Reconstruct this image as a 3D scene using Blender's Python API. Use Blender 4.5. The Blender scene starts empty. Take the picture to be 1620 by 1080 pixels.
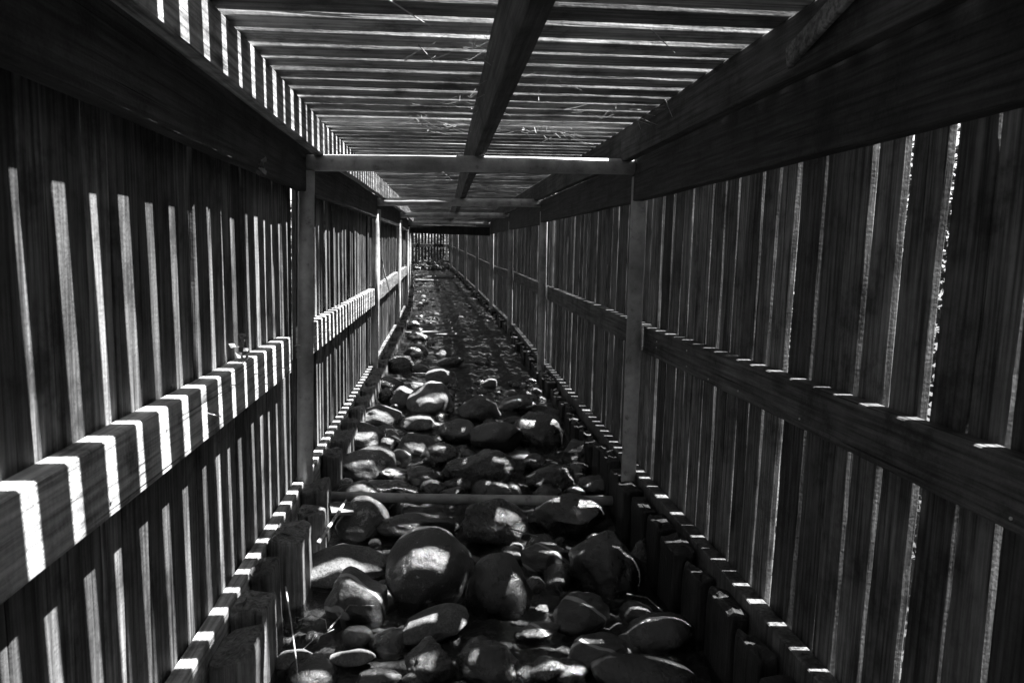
import bpy, math, random
from mathutils import Matrix, Vector, noise
random.seed(7)
scene = bpy.context.scene

# ------------------------------------------------------------------ camera
cd = bpy.data.cameras.new('camera')
cam = bpy.data.objects.new('camera', cd)
scene.collection.objects.link(cam)
cd.sensor_width = 36.0
cd.lens = 1110.0 / 1620.0 * 36.0
cd.clip_start = 0.05
cd.clip_end = 1500
cd.dof.use_dof = True
cd.dof.focus_distance = 3.6
cd.dof.aperture_fstop = 9
F_ = Vector((0.10154239, 0.98698528, -0.12469641))
R_ = Vector((0.99478937, -0.0995877, 0.02182653))
U_ = Vector((-0.00912423, 0.12626298, 0.99195484))
cam.matrix_world = Matrix(((R_.x, U_.x, -F_.x, 0), (R_.y, U_.y, -F_.y, 0), (R_.z, U_.z, -F_.z, 0), (0, 0, 0, 1)))
scene.camera = cam

# ------------------------------------------------------------------ light (a black and white picture: all neutral greys)
AZ = math.radians(7)                                  # sun comes from the right, a little from behind the camera
EL = math.atan(2.2 * math.cos(AZ))
SUN = Vector((math.cos(EL) * math.cos(AZ), -math.cos(EL) * math.sin(AZ), math.sin(EL)))
w = bpy.data.worlds.new('World'); scene.world = w; w.use_nodes = True
nt = w.node_tree; bg = nt.nodes['Background']
sky = nt.nodes.new('ShaderNodeTexSky'); sky.sky_type = 'NISHITA'; sky.sun_disc = False
sky.sun_elevation = EL; sky.sun_rotation = math.atan2(SUN.x, SUN.y)
bw = nt.nodes.new('ShaderNodeRGBToBW')
nt.links.new(sky.outputs[0], bw.inputs[0]); nt.links.new(bw.outputs[0], bg.inputs['Color'])
bg.inputs['Strength'].default_value = 0.05
ld = bpy.data.lights.new('sun', 'SUN'); ld.energy = 5.0; ld.angle = math.radians(0.5); ld.color = (1, 1, 1)
lo = bpy.data.objects.new('sun', ld); scene.collection.objects.link(lo)
lo.rotation_euler = SUN.to_track_quat('Z', 'Y').to_euler()
scene.view_settings.view_transform = 'Standard'; scene.view_settings.look = 'None'
scene.view_settings.gamma = 1.0
scene.view_settings.exposure = 2.85
scene.render.engine = 'CYCLES'
scene.cycles.max_bounces = 8; scene.cycles.diffuse_bounces = 3; scene.cycles.transparent_max_bounces = 12

# ------------------------------------------------------------------ path of the tunnel: it bends left and climbs
ST = [(-40, 0, 0), (3.14, 0, 0), (6.25, .02, .02), (9.35, .035, .065), (12.4, 0, .08), (15.6, -.10, .17), (18.8, -.24, .28),
      (22, -.39, .39), (25, -.54, .49), (28, -.685, .59), (60, -2.2, 1.7), (160, -6.5, 4.0), (900, -40, 8)]
def path(y):
    if y <= ST[0][0]: return 0.0, 0.0
    for a, b in zip(ST, ST[1:]):
        if y <= b[0]:
            t = (y - a[0]) / (b[0] - a[0]); return a[1] + t * (b[1] - a[1]), a[2] + t * (b[2] - a[2])
    return ST[-1][1], ST[-1][2]
def sm(a, b, t):
    t = min(1, max(0, (t - a) / (b - a))); return t * t * (3 - 2 * t)
def zw(y):                                             # water level along the stream
    return -1.27 + .15 * min(1, max(0, (y - 3.0) / 2.4)) + path(y)[1]

# ------------------------------------------------------------------ materials
def mat_base(name):
    m = bpy.data.materials.new(name); m.use_nodes = True
    t = m.node_tree; return m, t, t.nodes['Principled BSDF']
def nd(t, k, **kw):
    n = t.nodes.new(k)
    for a, b in kw.items(): setattr(n, a, b)
    return n
def ramp(t, src, pts):
    r = nd(t, 'ShaderNodeValToRGB'); e = r.color_ramp.elements
    e[0].position, e[0].color = pts[0][0], (pts[0][1],) * 3 + (1,)
    e[1].position, e[1].color = pts[-1][0], (pts[-1][1],) * 3 + (1,)
    for p, v in pts[1:-1]:
        q = e.new(p); q.color = (v, v, v, 1)
    t.links.new(src, r.inputs[0]); return r.outputs[0]
def mixc(t, a, b, f, mode='MIX'):
    n = nd(t, 'ShaderNodeMix', data_type='RGBA', blend_type=mode)
    for s, v in ((n.inputs[0], f), (n.inputs[6], a), (n.inputs[7], b)):
        if hasattr(v, 'is_linked'): t.links.new(v, s)
        else: s.default_value = v
    return n.outputs[2]
def wood(name, axis, lo_, hi, rough=.75, saw=.0, spec=.3):
    m, t, p = mat_base(name)
    co = nd(t, 'ShaderNodeTexCoord'); at = nd(t, 'ShaderNodeAttribute', attribute_name='tint')
    sc = nd(t, 'ShaderNodeVectorMath', operation='MULTIPLY'); sc.inputs[1].default_value = [1.7 if i == axis else 52 for i in range(3)]
    off = nd(t, 'ShaderNodeVectorMath', operation='MULTIPLY'); off.inputs[1].default_value = (31, 57, 43)
    ad = nd(t, 'ShaderNodeVectorMath', operation='ADD')
    t.links.new(co.outputs['Object'], sc.inputs[0]); t.links.new(at.outputs['Color'], off.inputs[0])
    t.links.new(sc.outputs[0], ad.inputs[0]); t.links.new(off.outputs[0], ad.inputs[1])
    n1 = nd(t, 'ShaderNodeTexNoise'); n1.inputs['Scale'].default_value = 1.6; n1.inputs['Detail'].default_value = 8; n1.inputs['Roughness'].default_value = .62
    t.links.new(ad.outputs[0], n1.inputs['Vector'])
    n2 = nd(t, 'ShaderNodeTexNoise'); n2.inputs['Scale'].default_value = 6; n2.inputs['Detail'].default_value = 8; n2.inputs['Roughness'].default_value = .7
    t.links.new(co.outputs['Object'], n2.inputs['Vector'])
    n3 = nd(t, 'ShaderNodeTexNoise'); n3.inputs['Scale'].default_value = 130; n3.inputs['Detail'].default_value = 3
    t.links.new(co.outputs['Object'], n3.inputs['Vector'])
    c = ramp(t, n1.outputs[0], [(.36, lo_ * .7), (.5, (lo_ + hi) / 2), (.64, hi * 1.1)])
    c = mixc(t, c, ramp(t, n2.outputs[0], [(.36, .3), (.48, .85), (.7, 1.35)]), 1.0, 'MULTIPLY')
    # thin drying cracks along the grain, and knots
    scv = nd(t, 'ShaderNodeVectorMath', operation='MULTIPLY'); scv.inputs[1].default_value = [.9 if i == axis else 70 for i in range(3)]
    t.links.new(co.outputs['Object'], scv.inputs[0]); adv = nd(t, 'ShaderNodeVectorMath', operation='ADD'); t.links.new(scv.outputs[0], adv.inputs[0]); t.links.new(off.outputs[0], adv.inputs[1])
    nc = nd(t, 'ShaderNodeTexNoise'); nc.inputs['Scale'].default_value = 1.1; nc.inputs['Detail'].default_value = 2; t.links.new(adv.outputs[0], nc.inputs['Vector'])
    crack = ramp(t, nc.outputs[0], [(.27, .15), (.33, 1)])
    c = mixc(t, c, crack, 1.0, 'MULTIPLY')
    sk = nd(t, 'ShaderNodeVectorMath', operation='MULTIPLY'); sk.inputs[1].default_value = [2.6 if i == axis else 7 for i in range(3)]
    t.links.new(co.outputs['Object'], sk.inputs[0]); ak = nd(t, 'ShaderNodeVectorMath', operation='ADD'); t.links.new(sk.outputs[0], ak.inputs[0]); t.links.new(off.outputs[0], ak.inputs[1])
    vo = nd(t, 'ShaderNodeTexVoronoi'); vo.inputs['Scale'].default_value = 1.0; t.links.new(ak.outputs[0], vo.inputs['Vector'])
    c = mixc(t, c, ramp(t, vo.outputs['Distance'], [(.05, .25), (.12, .7), (.16, 1.0)]), 1.0, 'MULTIPLY')
    tr = ramp(t, at.outputs['Fac'], [(0, .4), (1, 1.35)])
    c = mixc(t, c, tr, 1.0, 'MULTIPLY')
    t.links.new(c, p.inputs['Base Color'])
    p.inputs['Roughness'].default_value = rough; p.inputs['Specular IOR Level'].default_value = spec
    h = nd(t, 'ShaderNodeMath', operation='MULTIPLY_ADD'); h.inputs[1].default_value = .35
    t.links.new(n3.outputs[0], h.inputs[0]); t.links.new(n1.outputs[0], h.inputs[2])
    hc = nd(t, 'ShaderNodeMath', operation='MULTIPLY_ADD'); hc.inputs[1].default_value = .5; t.links.new(crack, hc.inputs[0]); t.links.new(h.outputs[0], hc.inputs[2]); src = hc.outputs[0]
    if saw:
        wv = nd(t, 'ShaderNodeTexWave', bands_direction='XYZ'[axis]); wv.inputs['Scale'].default_value = 26; wv.inputs['Distortion'].default_value = 5.0
        wv.inputs['Detail'].default_value = 2; wv.inputs['Detail Scale'].default_value = .6
        t.links.new(co.outputs['Object'], wv.inputs['Vector'])
        h2 = nd(t, 'ShaderNodeMath', operation='MULTIPLY_ADD'); h2.inputs[1].default_value = saw
        t.links.new(wv.outputs[1], h2.inputs[0]); t.links.new(src, h2.inputs[2]); src = h2.outputs[0]
    b = nd(t, 'ShaderNodeBump'); b.inputs['Strength'].default_value = .85; b.inputs['Distance'].default_value = .005
    t.links.new(src, b.inputs['Height']); t.links.new(b.outputs[0], p.inputs['Normal'])
    return m
M = {}
M['board'] = wood('weathered_board', 2, .04, .18, saw=.02)
M['slat'] = wood('roof_slat', 0, .2, .44)
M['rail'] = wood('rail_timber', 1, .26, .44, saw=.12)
M['header'] = wood('header_timber', 1, .018, .06)
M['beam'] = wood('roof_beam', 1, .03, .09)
M['shaded_rail'] = wood('shaded_rail', 1, .05, .15)  # right mid rails: shade of that wall put into the tone
M['side_beam'] = wood('side_beam', 1, .14, .34)  # left beams only: sun brightness put into the paler tone
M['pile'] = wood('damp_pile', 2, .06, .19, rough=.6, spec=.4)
M['shaded_pile'] = wood('shaded_pile', 2, .008, .03, rough=.5, spec=.3)  # near-black tone paints the shade over the right bank piles
M['cross'] = wood('cross_timber', 0, .06, .16)
M['bright_stick'] = wood('bare_stick', 2, .2, .4)

def metal():
    m, t, p = mat_base('rusty_pipe')
    co = nd(t, 'ShaderNodeTexCoord')
    n = nd(t, 'ShaderNodeTexNoise'); n.inputs['Scale'].default_value = 22; n.inputs['Detail'].default_value = 9; n.inputs['Roughness'].default_value = .7
    n2 = nd(t, 'ShaderNodeTexNoise'); n2.inputs['Scale'].default_value = 5; n2.inputs['Detail'].default_value = 4
    t.links.new(co.outputs['Object'], n.inputs['Vector']); t.links.new(co.outputs['Object'], n2.inputs['Vector'])
    c = ramp(t, n.outputs[0], [(.3, .12), (.42, .30), (.7, .42)])
    c = mixc(t, c, ramp(t, n2.outputs[0], [(.35, .55), (.6, 1.1)]), 1.0, 'MULTIPLY')
    t.links.new(c, p.inputs['Base Color']); p.inputs['Roughness'].default_value = .5
    b = nd(t, 'ShaderNodeBump'); b.inputs['Strength'].default_value = .3; b.inputs['Distance'].default_value = .002
    t.links.new(n.outputs[0], b.inputs['Height']); t.links.new(b.outputs[0], p.inputs['Normal'])
    return m
M['pipe'] = metal()

def stone(name, pts, rough, vein=0, spot=0, bump=.7, scale=10.):
    m, t, p = mat_base(name)
    co = nd(t, 'ShaderNodeTexCoord'); oi = nd(t, 'ShaderNodeObjectInfo')
    ad = nd(t, 'ShaderNodeVectorMath', operation='ADD')
    mu = nd(t, 'ShaderNodeVectorMath', operation='SCALE'); mu.inputs['Scale'].default_value = 40
    t.links.new(oi.outputs['Random'], mu.inputs[0]); t.links.new(co.outputs['Object'], ad.inputs[0]); t.links.new(mu.outputs[0], ad.inputs[1])
    n = nd(t, 'ShaderNodeTexNoise'); n.inputs['Scale'].default_value = scale; n.inputs['Detail'].default_value = 10; n.inputs['Roughness'].default_value = .68
    g = nd(t, 'ShaderNodeTexNoise'); g.inputs['Scale'].default_value = 120; g.inputs['Detail'].default_value = 4; g.inputs['Roughness'].default_value = .8
    t.links.new(ad.outputs[0], n.inputs['Vector']); t.links.new(ad.outputs[0], g.inputs['Vector'])
    c = ramp(t, n.outputs[0], pts)
    c = mixc(t, c, ramp(t, g.outputs[0], [(.35, .5), (.5, 1), (.68, 1.5)]), 1.0, 'MULTIPLY')
    if vein:
        wv = nd(t, 'ShaderNodeTexWave', bands_direction='DIAGONAL'); wv.inputs['Scale'].default_value = vein; wv.inputs['Distortion'].default_value = 3.5
        wv.inputs['Detail'].default_value = 3
        t.links.new(ad.outputs[0], wv.inputs['Vector'])
        f = ramp(t, wv.outputs[1], [(.955, 0), (.985, 1)])
        c = mixc(t, c, (.25, .25, .25, 1), f)
    if spot:
        v = nd(t, 'ShaderNodeTexNoise'); v.inputs['Scale'].default_value = spot; v.inputs['Detail'].default_value = 9; v.inputs['Roughness'].default_value = .8
        t.links.new(ad.outputs[0], v.inputs['Vector'])
        f = ramp(t, v.outputs[0], [(.56, 0), (.61, 1)])
        c = mixc(t, c, (.2, .2, .2, 1), f)
    t.links.new(c, p.inputs['Base Color'])
    rr = ramp(t, n.outputs[0], [(.3, max(.05, rough - .12)), (.7, min(1, rough + .18))])
    t.links.new(rr, p.inputs['Roughness']); p.inputs['Specular IOR Level'].default_value = .5
    if rough < .45: p.inputs['Coat Weight'].default_value = .7; p.inputs['Coat Roughness'].default_value = .05
    h = nd(t, 'ShaderNodeMath', operation='MULTIPLY_ADD'); h.inputs[1].default_value = .13
    t.links.new(g.outputs[0], h.inputs[0]); t.links.new(n.outputs[0], h.inputs[2])
    b = nd(t, 'ShaderNodeBump'); b.inputs['Strength'].default_value = bump; b.inputs['Distance'].default_value = .024
    t.links.new(b.outputs[0], p.inputs['Coat Normal'])
    t.links.new(h.outputs[0], b.inputs['Height']); t.links.new(b.outputs[0], p.inputs['Normal'])
    return m
DK = [(.3, .004), (.5, .013), (.7, .035)]
M['stone_d'] = stone('dark_river_stone', DK, .26)
M['stone_b'] = stone('black_wet_stone', [(.3, .004), (.5, .010), (.7, .02)], .2)
M['stone_w'] = stone('wet_stone', [(.3, .006), (.5, .02), (.7, .045)], .14)
M['stone_g'] = stone('pale_granite_stone', [(.3, .035), (.5, .08), (.7, .16)], .7)
M['stone_h'] = stone('light_grey_stone', [(.3, .05), (.5, .10), (.7, .18)], .62)
M['stone_v'] = stone('veined_stone', DK, .36, vein=3.2)
M['stone_l'] = stone('lichen_stone', [(.3, .014), (.5, .03), (.7, .06)], .44, spot=7)
M['stone_p'] = stone('mottled_stone', [(.3, .007), (.5, .018), (.7, .04)], .36, spot=16)
M['stone_r'] = stone('rough_rock', [(.3, .008), (.5, .02), (.7, .05)], .26, bump=1.0, scale=16)

def water():
    m, t, p = mat_base('stream_water')
    out = t.nodes['Material Output']; t.nodes.remove(p)
    co = nd(t, 'ShaderNodeTexCoord')
    mp = nd(t, 'ShaderNodeMapping'); mp.inputs['Scale'].default_value = (1.4, 1, 1); t.links.new(co.outputs['Object'], mp.inputs[0])
    n = nd(t, 'ShaderNodeTexNoise'); n.inputs['Scale'].default_value = 13; n.inputs['Detail'].default_value = 6; n.inputs['Roughness'].default_value = .62; n.inputs['Distortion'].default_value = .8
    t.links.new(mp.outputs[0], n.inputs['Vector'])
    b = nd(t, 'ShaderNodeBump'); b.inputs['Strength'].default_value = .9; b.inputs['Distance'].default_value = .022
    t.links.new(n.outputs[0], b.inputs['Height'])
    fr = nd(t, 'ShaderNodeFresnel'); fr.inputs['IOR'].default_value = 1.33; t.links.new(b.outputs[0], fr.inputs['Normal'])
    tp = nd(t, 'ShaderNodeBsdfTransparent'); tp.inputs[0].default_value = (.62, .62, .62, 1)
    gl = nd(t, 'ShaderNodeBsdfGlossy'); gl.inputs['Roughness'].default_value = .06; t.links.new(b.outputs[0], gl.inputs['Normal'])
    mx = nd(t, 'ShaderNodeMixShader'); t.links.new(fr.outputs[0], mx.inputs[0]); t.links.new(tp.outputs[0], mx.inputs[1]); t.links.new(gl.outputs[0], mx.inputs[2])
    t.links.new(mx.outputs[0], out.inputs['Surface'])
    return m
M['water'] = water()
M['bed'] = stone('gravel_bed', [(.3, .008), (.48, .03), (.7, .10)], .5, spot=11, bump=1.0, scale=26)
M['soil'] = stone('soil', [(.3, .02), (.5, .035), (.7, .06)], .95)
M['leaf'], _t, _p = mat_base('leaf')
_at = nd(_t, 'ShaderNodeAttribute', attribute_name='tint'); _t.links.new(ramp(_t, _at.outputs['Fac'], [(0, .03), (1, .08)]), _p.inputs['Base Color']); _p.inputs['Roughness'].default_value = .6
M['bark'] = wood('bark', 2, .08, .2)
def plain(name, v, rough=.6, metal_=0):
    m, t, p = mat_base(name)
    n = nd(t, 'ShaderNodeTexNoise'); n.inputs['Scale'].default_value = 60
    co = nd(t, 'ShaderNodeTexCoord'); t.links.new(co.outputs['Object'], n.inputs['Vector'])
    t.links.new(ramp(t, n.outputs[0], [(.3, v * .7), (.7, min(1, v * 1.3))]), p.inputs['Base Color'])
    p.inputs['Roughness'].default_value = rough; p.inputs['Metallic'].default_value = metal_; return m
M['straw'] = plain('dry_straw', .3)
M['nail'] = plain('nail_steel', .5, .35, .7)
M['cable'] = plain('pale_cable', .25)
M['dead_leaf'] = plain('dead_leaf', .15)
M['grass'] = plain('grass', .05)

# ------------------------------------------------------------------ mesh helpers
class MB:
    """collects planks, tubes and blocks; build() links them as one mesh object"""
    def __init__(s): s.v, s.f, s.t = [], [], []
    def add(s, vs, fs, tint=None):
        k = len(s.v); s.v += [tuple(v) for v in vs]; s.f += [tuple(i + k for i in f) for f in fs]
        s.t += [random.random() if tint is None else tint] * len(vs)
    def plank(s, a, b, u, w, t, seg=8, wob=.0, bev=.003, tint=None, wav=None, v=None):
        """plank from a to b, width w along u, thickness t across; wob = uneven edges"""
        a, b, u = Vector(a), Vector(b), Vector(u); d = (b - a).normalized()
        u = (u - d * u.dot(d)).normalized(); n = d.cross(u)
        sd = random.uniform(0, 99); vs = []; fs = []
        b8 = [(-1, -1, 1, 0), (-1, -1, 0, 1), (-1, 1, 0, -1), (-1, 1, 1, 0), (1, 1, -1, 0), (1, 1, 0, -1), (1, -1, 0, 1), (1, -1, -1, 0)]
        L = (b - a).length; bow = random.uniform(-1, 1) * wob * .8
        for i in range(seg + 1):
            q = i / seg; c = a + (b - a) * q + u * (bow * math.sin(q * math.pi))
            wl = w / 2 + wob * noise.noise((sd, q * L * 2.6, 0)) + wob * .4 * noise.noise((sd, q * L * 11, 3))
            wr = w / 2 + wob * noise.noise((sd, q * L * 2.6, 7)) + wob * .4 * noise.noise((sd, q * L * 11, 9))
            for (su, sn, bu, bn) in b8:
                x = (-wl if su < 0 else wr) + bu * bev; y = sn * t / 2 + bn * bev
                vs.append(c + u * x + n * y)
        for i in range(seg):
            for j in range(8):
                k = i * 8 + j; l = i * 8 + (j + 1) % 8; fs.append((k, l, l + 8, k + 8))
        fs.append(tuple(range(7, -1, -1))); fs.append(tuple(seg * 8 + j for j in range(8)))
        s.add(vs, fs, tint)
    def tube(s, pts, r, n=10, tint=None, r2=None, wob=0):
        pts = [Vector(p) for p in pts]; vs = []; fs = []; m = len(pts)
        up = Vector((.31, .17, .93))
        for i, p in enumerate(pts):
            d = (pts[min(i + 1, m - 1)] - pts[max(i - 1, 0)]).normalized()
            x = d.cross(up)
            if x.length < .1: x = d.cross(Vector((1, .2, 0)))
            x.normalize(); y = d.cross(x); rr = r if r2 is None else r + (r2 - r) * i / (m - 1)
            for j in range(n):
                a = 2 * math.pi * j / n; q = rr * (1 + wob * noise.noise((p.x * 9 + j, p.y * 9, p.z * 9)))
                vs.append(p + x * math.cos(a) * q + y * math.sin(a) * q)
        for i in range(m - 1):
            for j in range(n):
                k = i * n + j; l = i * n + (j + 1) % n; fs.append((k, l, l + n, k + n))
        fs.append(tuple(range(n - 1, -1, -1))); fs.append(tuple((m - 1) * n + j for j in range(n)))
        s.add(vs, fs, tint)
    def build(s, name, m, parent=None, warp=True, smooth=False, origin=None):
        vs = s.v
        if warp:
            vs = [(x + path(y)[0], y, z + path(y)[1]) for x, y, z in vs]
        if parent is not None: o0 = parent.location
        else: o0 = Vector(origin) if origin is not None else Vector((sum(v[i] for v in vs) / len(vs) for i in range(3)))
        me = bpy.data.meshes.new(name); me.from_pydata([(v[0] - o0[0], v[1] - o0[1], v[2] - o0[2]) for v in vs], [], s.f)
        at = me.attributes.new('tint', 'FLOAT', 'POINT'); at.data.foreach_set('value', s.t)
        if smooth: me.polygons.foreach_set('use_smooth', [True] * len(me.polygons))
        me.materials.append(m); me.validate(); me.update()
        o = bpy.data.objects.new(name, me); scene.collection.objects.link(o)
        if parent is not None: o.parent = parent
        else: o.location = o0
        return o
def tag(o, label=None, cat=None, group=None, kind=None):
    if label: o['label'] = label
    if cat: o['category'] = cat
    if group: o['group'] = group
    if kind: o['kind'] = kind
    return o
def empty(name, loc, label, cat, group=None):
    o = bpy.data.objects.new(name, None); o.location = loc; o.empty_display_size = .1
    scene.collection.objects.link(o); return tag(o, label, cat, group)
R = random.uniform
STONES=[
 (-0.368, 2.682, -1.241, 0.159, 0.108, 0.085, 'g', 'light speckled oval boulder by the left timber piles, sunlit on top'),
 (-0.286, 2.396, -1.237, 0.103, 0.088, 0.112, 'v', 'dark rounded rock with a pale band, below the light oval boulder'),
 (-0.35, 3.096, -1.227, 0.114, 0.097, 0.117, 'l', 'egg-shaped boulder with a pale arched streak, behind the light oval boulder'),
 (-0.41, 3.392, -1.218, 0.131, 0.097, 0.079, 'd', 'dark low rock at the left end of the submerged pipe'),
 (-0.239, 3.32, -1.229, 0.061, 0.052, 0.069, 'd', 'small upright stone wedged beside the left end of the submerged pipe'),
 (-0.08, 3.087, -1.241, 0.178, 0.107, 0.068, 'd', 'wide flat dark rock right behind the big round central boulder'),
 (-0.034, 2.568, -1.219, 0.162, 0.138, 0.17, 'p', 'biggest round boulder in the middle of the stream, mottled dark grey'),
 (0.227, 2.447, -1.232, 0.121, 0.103, 0.126, 'b', 'black wet boulder touching the right side of the big central boulder'),
 (0.242, 3.081, -1.232, 0.145, 0.123, 0.101, 'r', 'rough dark rock with shiny ridges, just below the submerged pipe'),
 (0.595, 3.131, -1.23, 0.17, 0.121, 0.098, 'd', 'dark wedge-shaped boulder at the right end of the submerged pipe'),
 (0.45, 2.73, -1.248, 0.117, 0.085, 0.067, 'v', 'flat dark stone crossed by two white veins'),
 (0.656, 2.578, -1.229, 0.134, 0.114, 0.145, 'd', 'tall smooth boulder by the right timber piles'),
 (0.835, 2.684, -1.252, 0.057, 0.049, 0.104, 'r', 'narrow rough rock squeezed behind the tall smooth right boulder'),
 (0.495, 2.287, -1.248, 0.1, 0.085, 0.066, 'v', 'pale rock with a white vein, in front of the tall right boulder'),
 (0.727, 2.147, -1.25, 0.116, 0.079, 0.061, 'w', 'wet shiny oval stone nearest the right timber piles'),
 (-0.02, 2.25, -1.253, 0.128, 0.077, 0.047, 'g', 'flat tilted stone with a pale rim, in front of the big central boulder'),
 (0.502, 2.053, -1.253, 0.115, 0.069, 0.051, 'v', 'long dark stone with one white stripe at the lower right'),
 (0.617, 1.903, -1.25, 0.161, 0.096, 0.051, 'b', 'large dark boulder cut off by the bottom edge, lower right'),
 (-0.017, 2.007, -1.249, 0.073, 0.062, 0.072, 'r', 'rough dark rock at the bottom edge below the flat tilted stone'),
 (0.158, 1.998, -1.25, 0.104, 0.079, 0.06, 'd', 'broad dark rock at the bottom edge, middle of the stream'),
 (0.335, 1.97, -1.258, 0.054, 0.046, 0.035, 'w', 'small glittering wet stone at the bottom edge beside the striped stone'),
 (0.339, 2.212, -1.262, 0.075, 0.045, 0.02, 'v', 'low half-sunk stone left of the pale veined rock'),
 (-0.441, 2.08, -1.26, 0.059, 0.037, 0.029, 'g', 'small grey stone at the bottom left under a straw'),
 (-0.263, 2.085, -1.261, 0.069, 0.041, 0.02, 'g', 'low humped stone in the splashing water at the bottom left'),
 (-0.183, 1.959, -1.26, 0.067, 0.04, 0.03, 'd', 'half-hidden dark stone at the bottom edge, left of centre'),
 (-0.072, 1.957, -1.263, 0.038, 0.027, 0.02, 'd', 'small dark stone peeping in at the bottom edge'),
 (0.374, 2.361, -1.265, 0.023, 0.019, 0.015, 'g', 'small pale pebble between the black boulder and the veined rock'),
 (0.336, 2.883, -1.263, 0.03, 0.026, 0.021, 'g', 'small white pebble above the black boulder'),
 (-0.407, 3.833, -1.18, 0.161, 0.122, 0.099, 'l', 'dark boulder with a white lichen patch, at the foot of the left post'),
 (-0.478, 4.284, -1.151, 0.129, 0.109, 0.096, 'g', 'pale-topped round boulder behind the lichen boulder'),
 (-0.412, 4.766, -1.125, 0.147, 0.088, 0.073, 'g', 'pale flat-topped boulder by the left piles, farthest of the pale ones'),
 (-0.126, 4.161, -1.166, 0.107, 0.091, 0.075, 'g', 'light grey round stone right of the pale-topped boulder'),
 (-0.132, 4.607, -1.14, 0.118, 0.076, 0.062, 'g', 'light ridge-backed stone in front of the tall grey boulder'),
 (-0.068, 5.061, -1.082, 0.171, 0.145, 0.143, 'h', 'tall light grey boulder with a sunlit crest, middle distance'),
 (-0.262, 5.195, -1.092, 0.104, 0.088, 0.085, 'h', 'pale round stone leaning on the left of the tall grey boulder'),
 (-0.001, 5.949, -1.074, 0.135, 0.104, 0.086, 'g', 'pointed grey stone behind the tall grey boulder'),
 (0.27, 4.887, -1.109, 0.153, 0.119, 0.098, 'g', 'grey speckled boulder right of the tall grey boulder'),
 (0.577, 5.095, -1.108, 0.169, 0.102, 0.053, 'b', 'long black slab on the right of the stream, middle distance'),
 (0.107, 4.387, -1.148, 0.125, 0.102, 0.084, 'p', 'dark round stone between the light round stone and the long boulder'),
 (0.357, 4.272, -1.151, 0.17, 0.119, 0.097, 'w', 'long wet boulder with a bright end, centre right'),
 (0.642, 4.338, -1.137, 0.162, 0.137, 0.129, 'd', 'large dark boulder beside the right piles, centre right'),
 (0.015, 3.988, -1.179, 0.11, 0.088, 0.072, 'd', 'dark round stone left of the jagged rock'),
 (0.246, 3.732, -1.184, 0.202, 0.138, 0.112, 'r', 'big jagged rock behind the submerged pipe'),
 (0.828, 3.983, -1.176, 0.109, 0.092, 0.086, 'd', 'smooth dark stone at the foot of the right post'),
 (0.598, 3.621, -1.201, 0.136, 0.102, 0.083, 'r', 'rough dark rock right of the jagged rock'),
 (0.853, 3.533, -1.213, 0.121, 0.081, 0.065, 'w', 'wet grey rock at the base of the right post'),
 (-0.223, 3.547, -1.218, 0.137, 0.082, 0.039, 'd', 'long low stone along the submerged pipe, left part'),
 (-0.073, 3.672, -1.207, 0.095, 0.065, 0.053, 'd', "flat dark stone left of the jagged rock's foot"),
 (0.06, 3.505, -1.228, 0.065, 0.039, 0.024, 'd', 'small low stone touching the submerged pipe'),
 (-0.25, 3.753, -1.207, 0.083, 0.05, 0.037, 'w', 'small wet stone right of the lichen boulder'),
 (0.549, 3.875, -1.194, 0.073, 0.061, 0.05, 'd', 'small dark stone between the dark boulder and the rough rock'),
 (-0.503, 3.553, -1.217, 0.071, 0.058, 0.047, 'd', 'small dark stone under the lichen boulder by the left piles'),
 (-0.404, 5.756, -1.083, 0.114, 0.075, 0.062, 'd', 'dark low stone by the left piles behind the pale stones'),
 (-0.169, 5.671, -1.092, 0.072, 0.043, 0.036, 'g', 'little pale stone beside the pointed grey stone'),
 (-0.255, 7.375, -1.055, 0.126, 0.104, 0.086, 'w', 'rounded stone with a bright rim in the left shallows'),
 (-0.366, 6.545, -1.063, 0.13, 0.11, 0.1, 'r', 'knobbly wet rock against the left piles, middle distance'),
 (-0.177, 6.483, -1.081, 0.094, 0.056, 0.047, 'v', 'thin light-edged stone in front of the bright-rimmed one'),
 (0.023, 7.346, -1.062, 0.086, 0.074, 0.066, 'g', 'small stone with one sunlit face, alone in the shallows'),
 (0.09, 6.785, -1.074, 0.136, 0.081, 0.055, 'd', 'flat grey stone in mid stream behind the pointed stone'),
 (0.421, 6.868, -1.079, 0.075, 0.045, 0.037, 'd', 'small flat stone in the right shallows'),
 (-0.282, 8.583, -1.041, 0.131, 0.093, 0.077, 'v', 'arched stone just in front of the plank in the stream'),
 (-0.384, 9.802, -1.029, 0.114, 0.084, 0.07, 'd', 'small dark stone behind the plank, at the left piles'),
 (-0.179, 9.589, -1.04, 0.095, 0.057, 0.043, 'h', 'small white stone behind the plank'),
 (-0.097, 10.82, -1.035, 0.058, 0.047, 0.039, 'b', 'tiny black stone standing alone in the bright ripples'),
 (0.421, 5.777, -1.089, 0.069, 0.051, 0.042, 'g', 'small stone with a pale tip, right of the pointed grey stone'),
 (0.787, 4.821, -1.131, 0.063, 0.053, 0.044, 'g', 'small pale rock by the right piles above the dark boulder'),
 (0.502, 4.724, -1.144, 0.061, 0.037, 0.026, 'g', 'low pale stone between the black slab and the wet boulder'),
 (-0.341, 4.507, -1.156, 0.057, 0.039, 0.032, 'g', 'small light stone by the pale-topped boulder'),
 (-0.313, 4.241, -1.171, 0.05, 0.043, 0.043, 'g', 'small grey stone between the two pale boulders'),
 (-0.408, 5.279, -1.095, 0.067, 0.057, 0.057, 'd', 'dark stone by the left piles next to the pale round one'),
]
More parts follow.
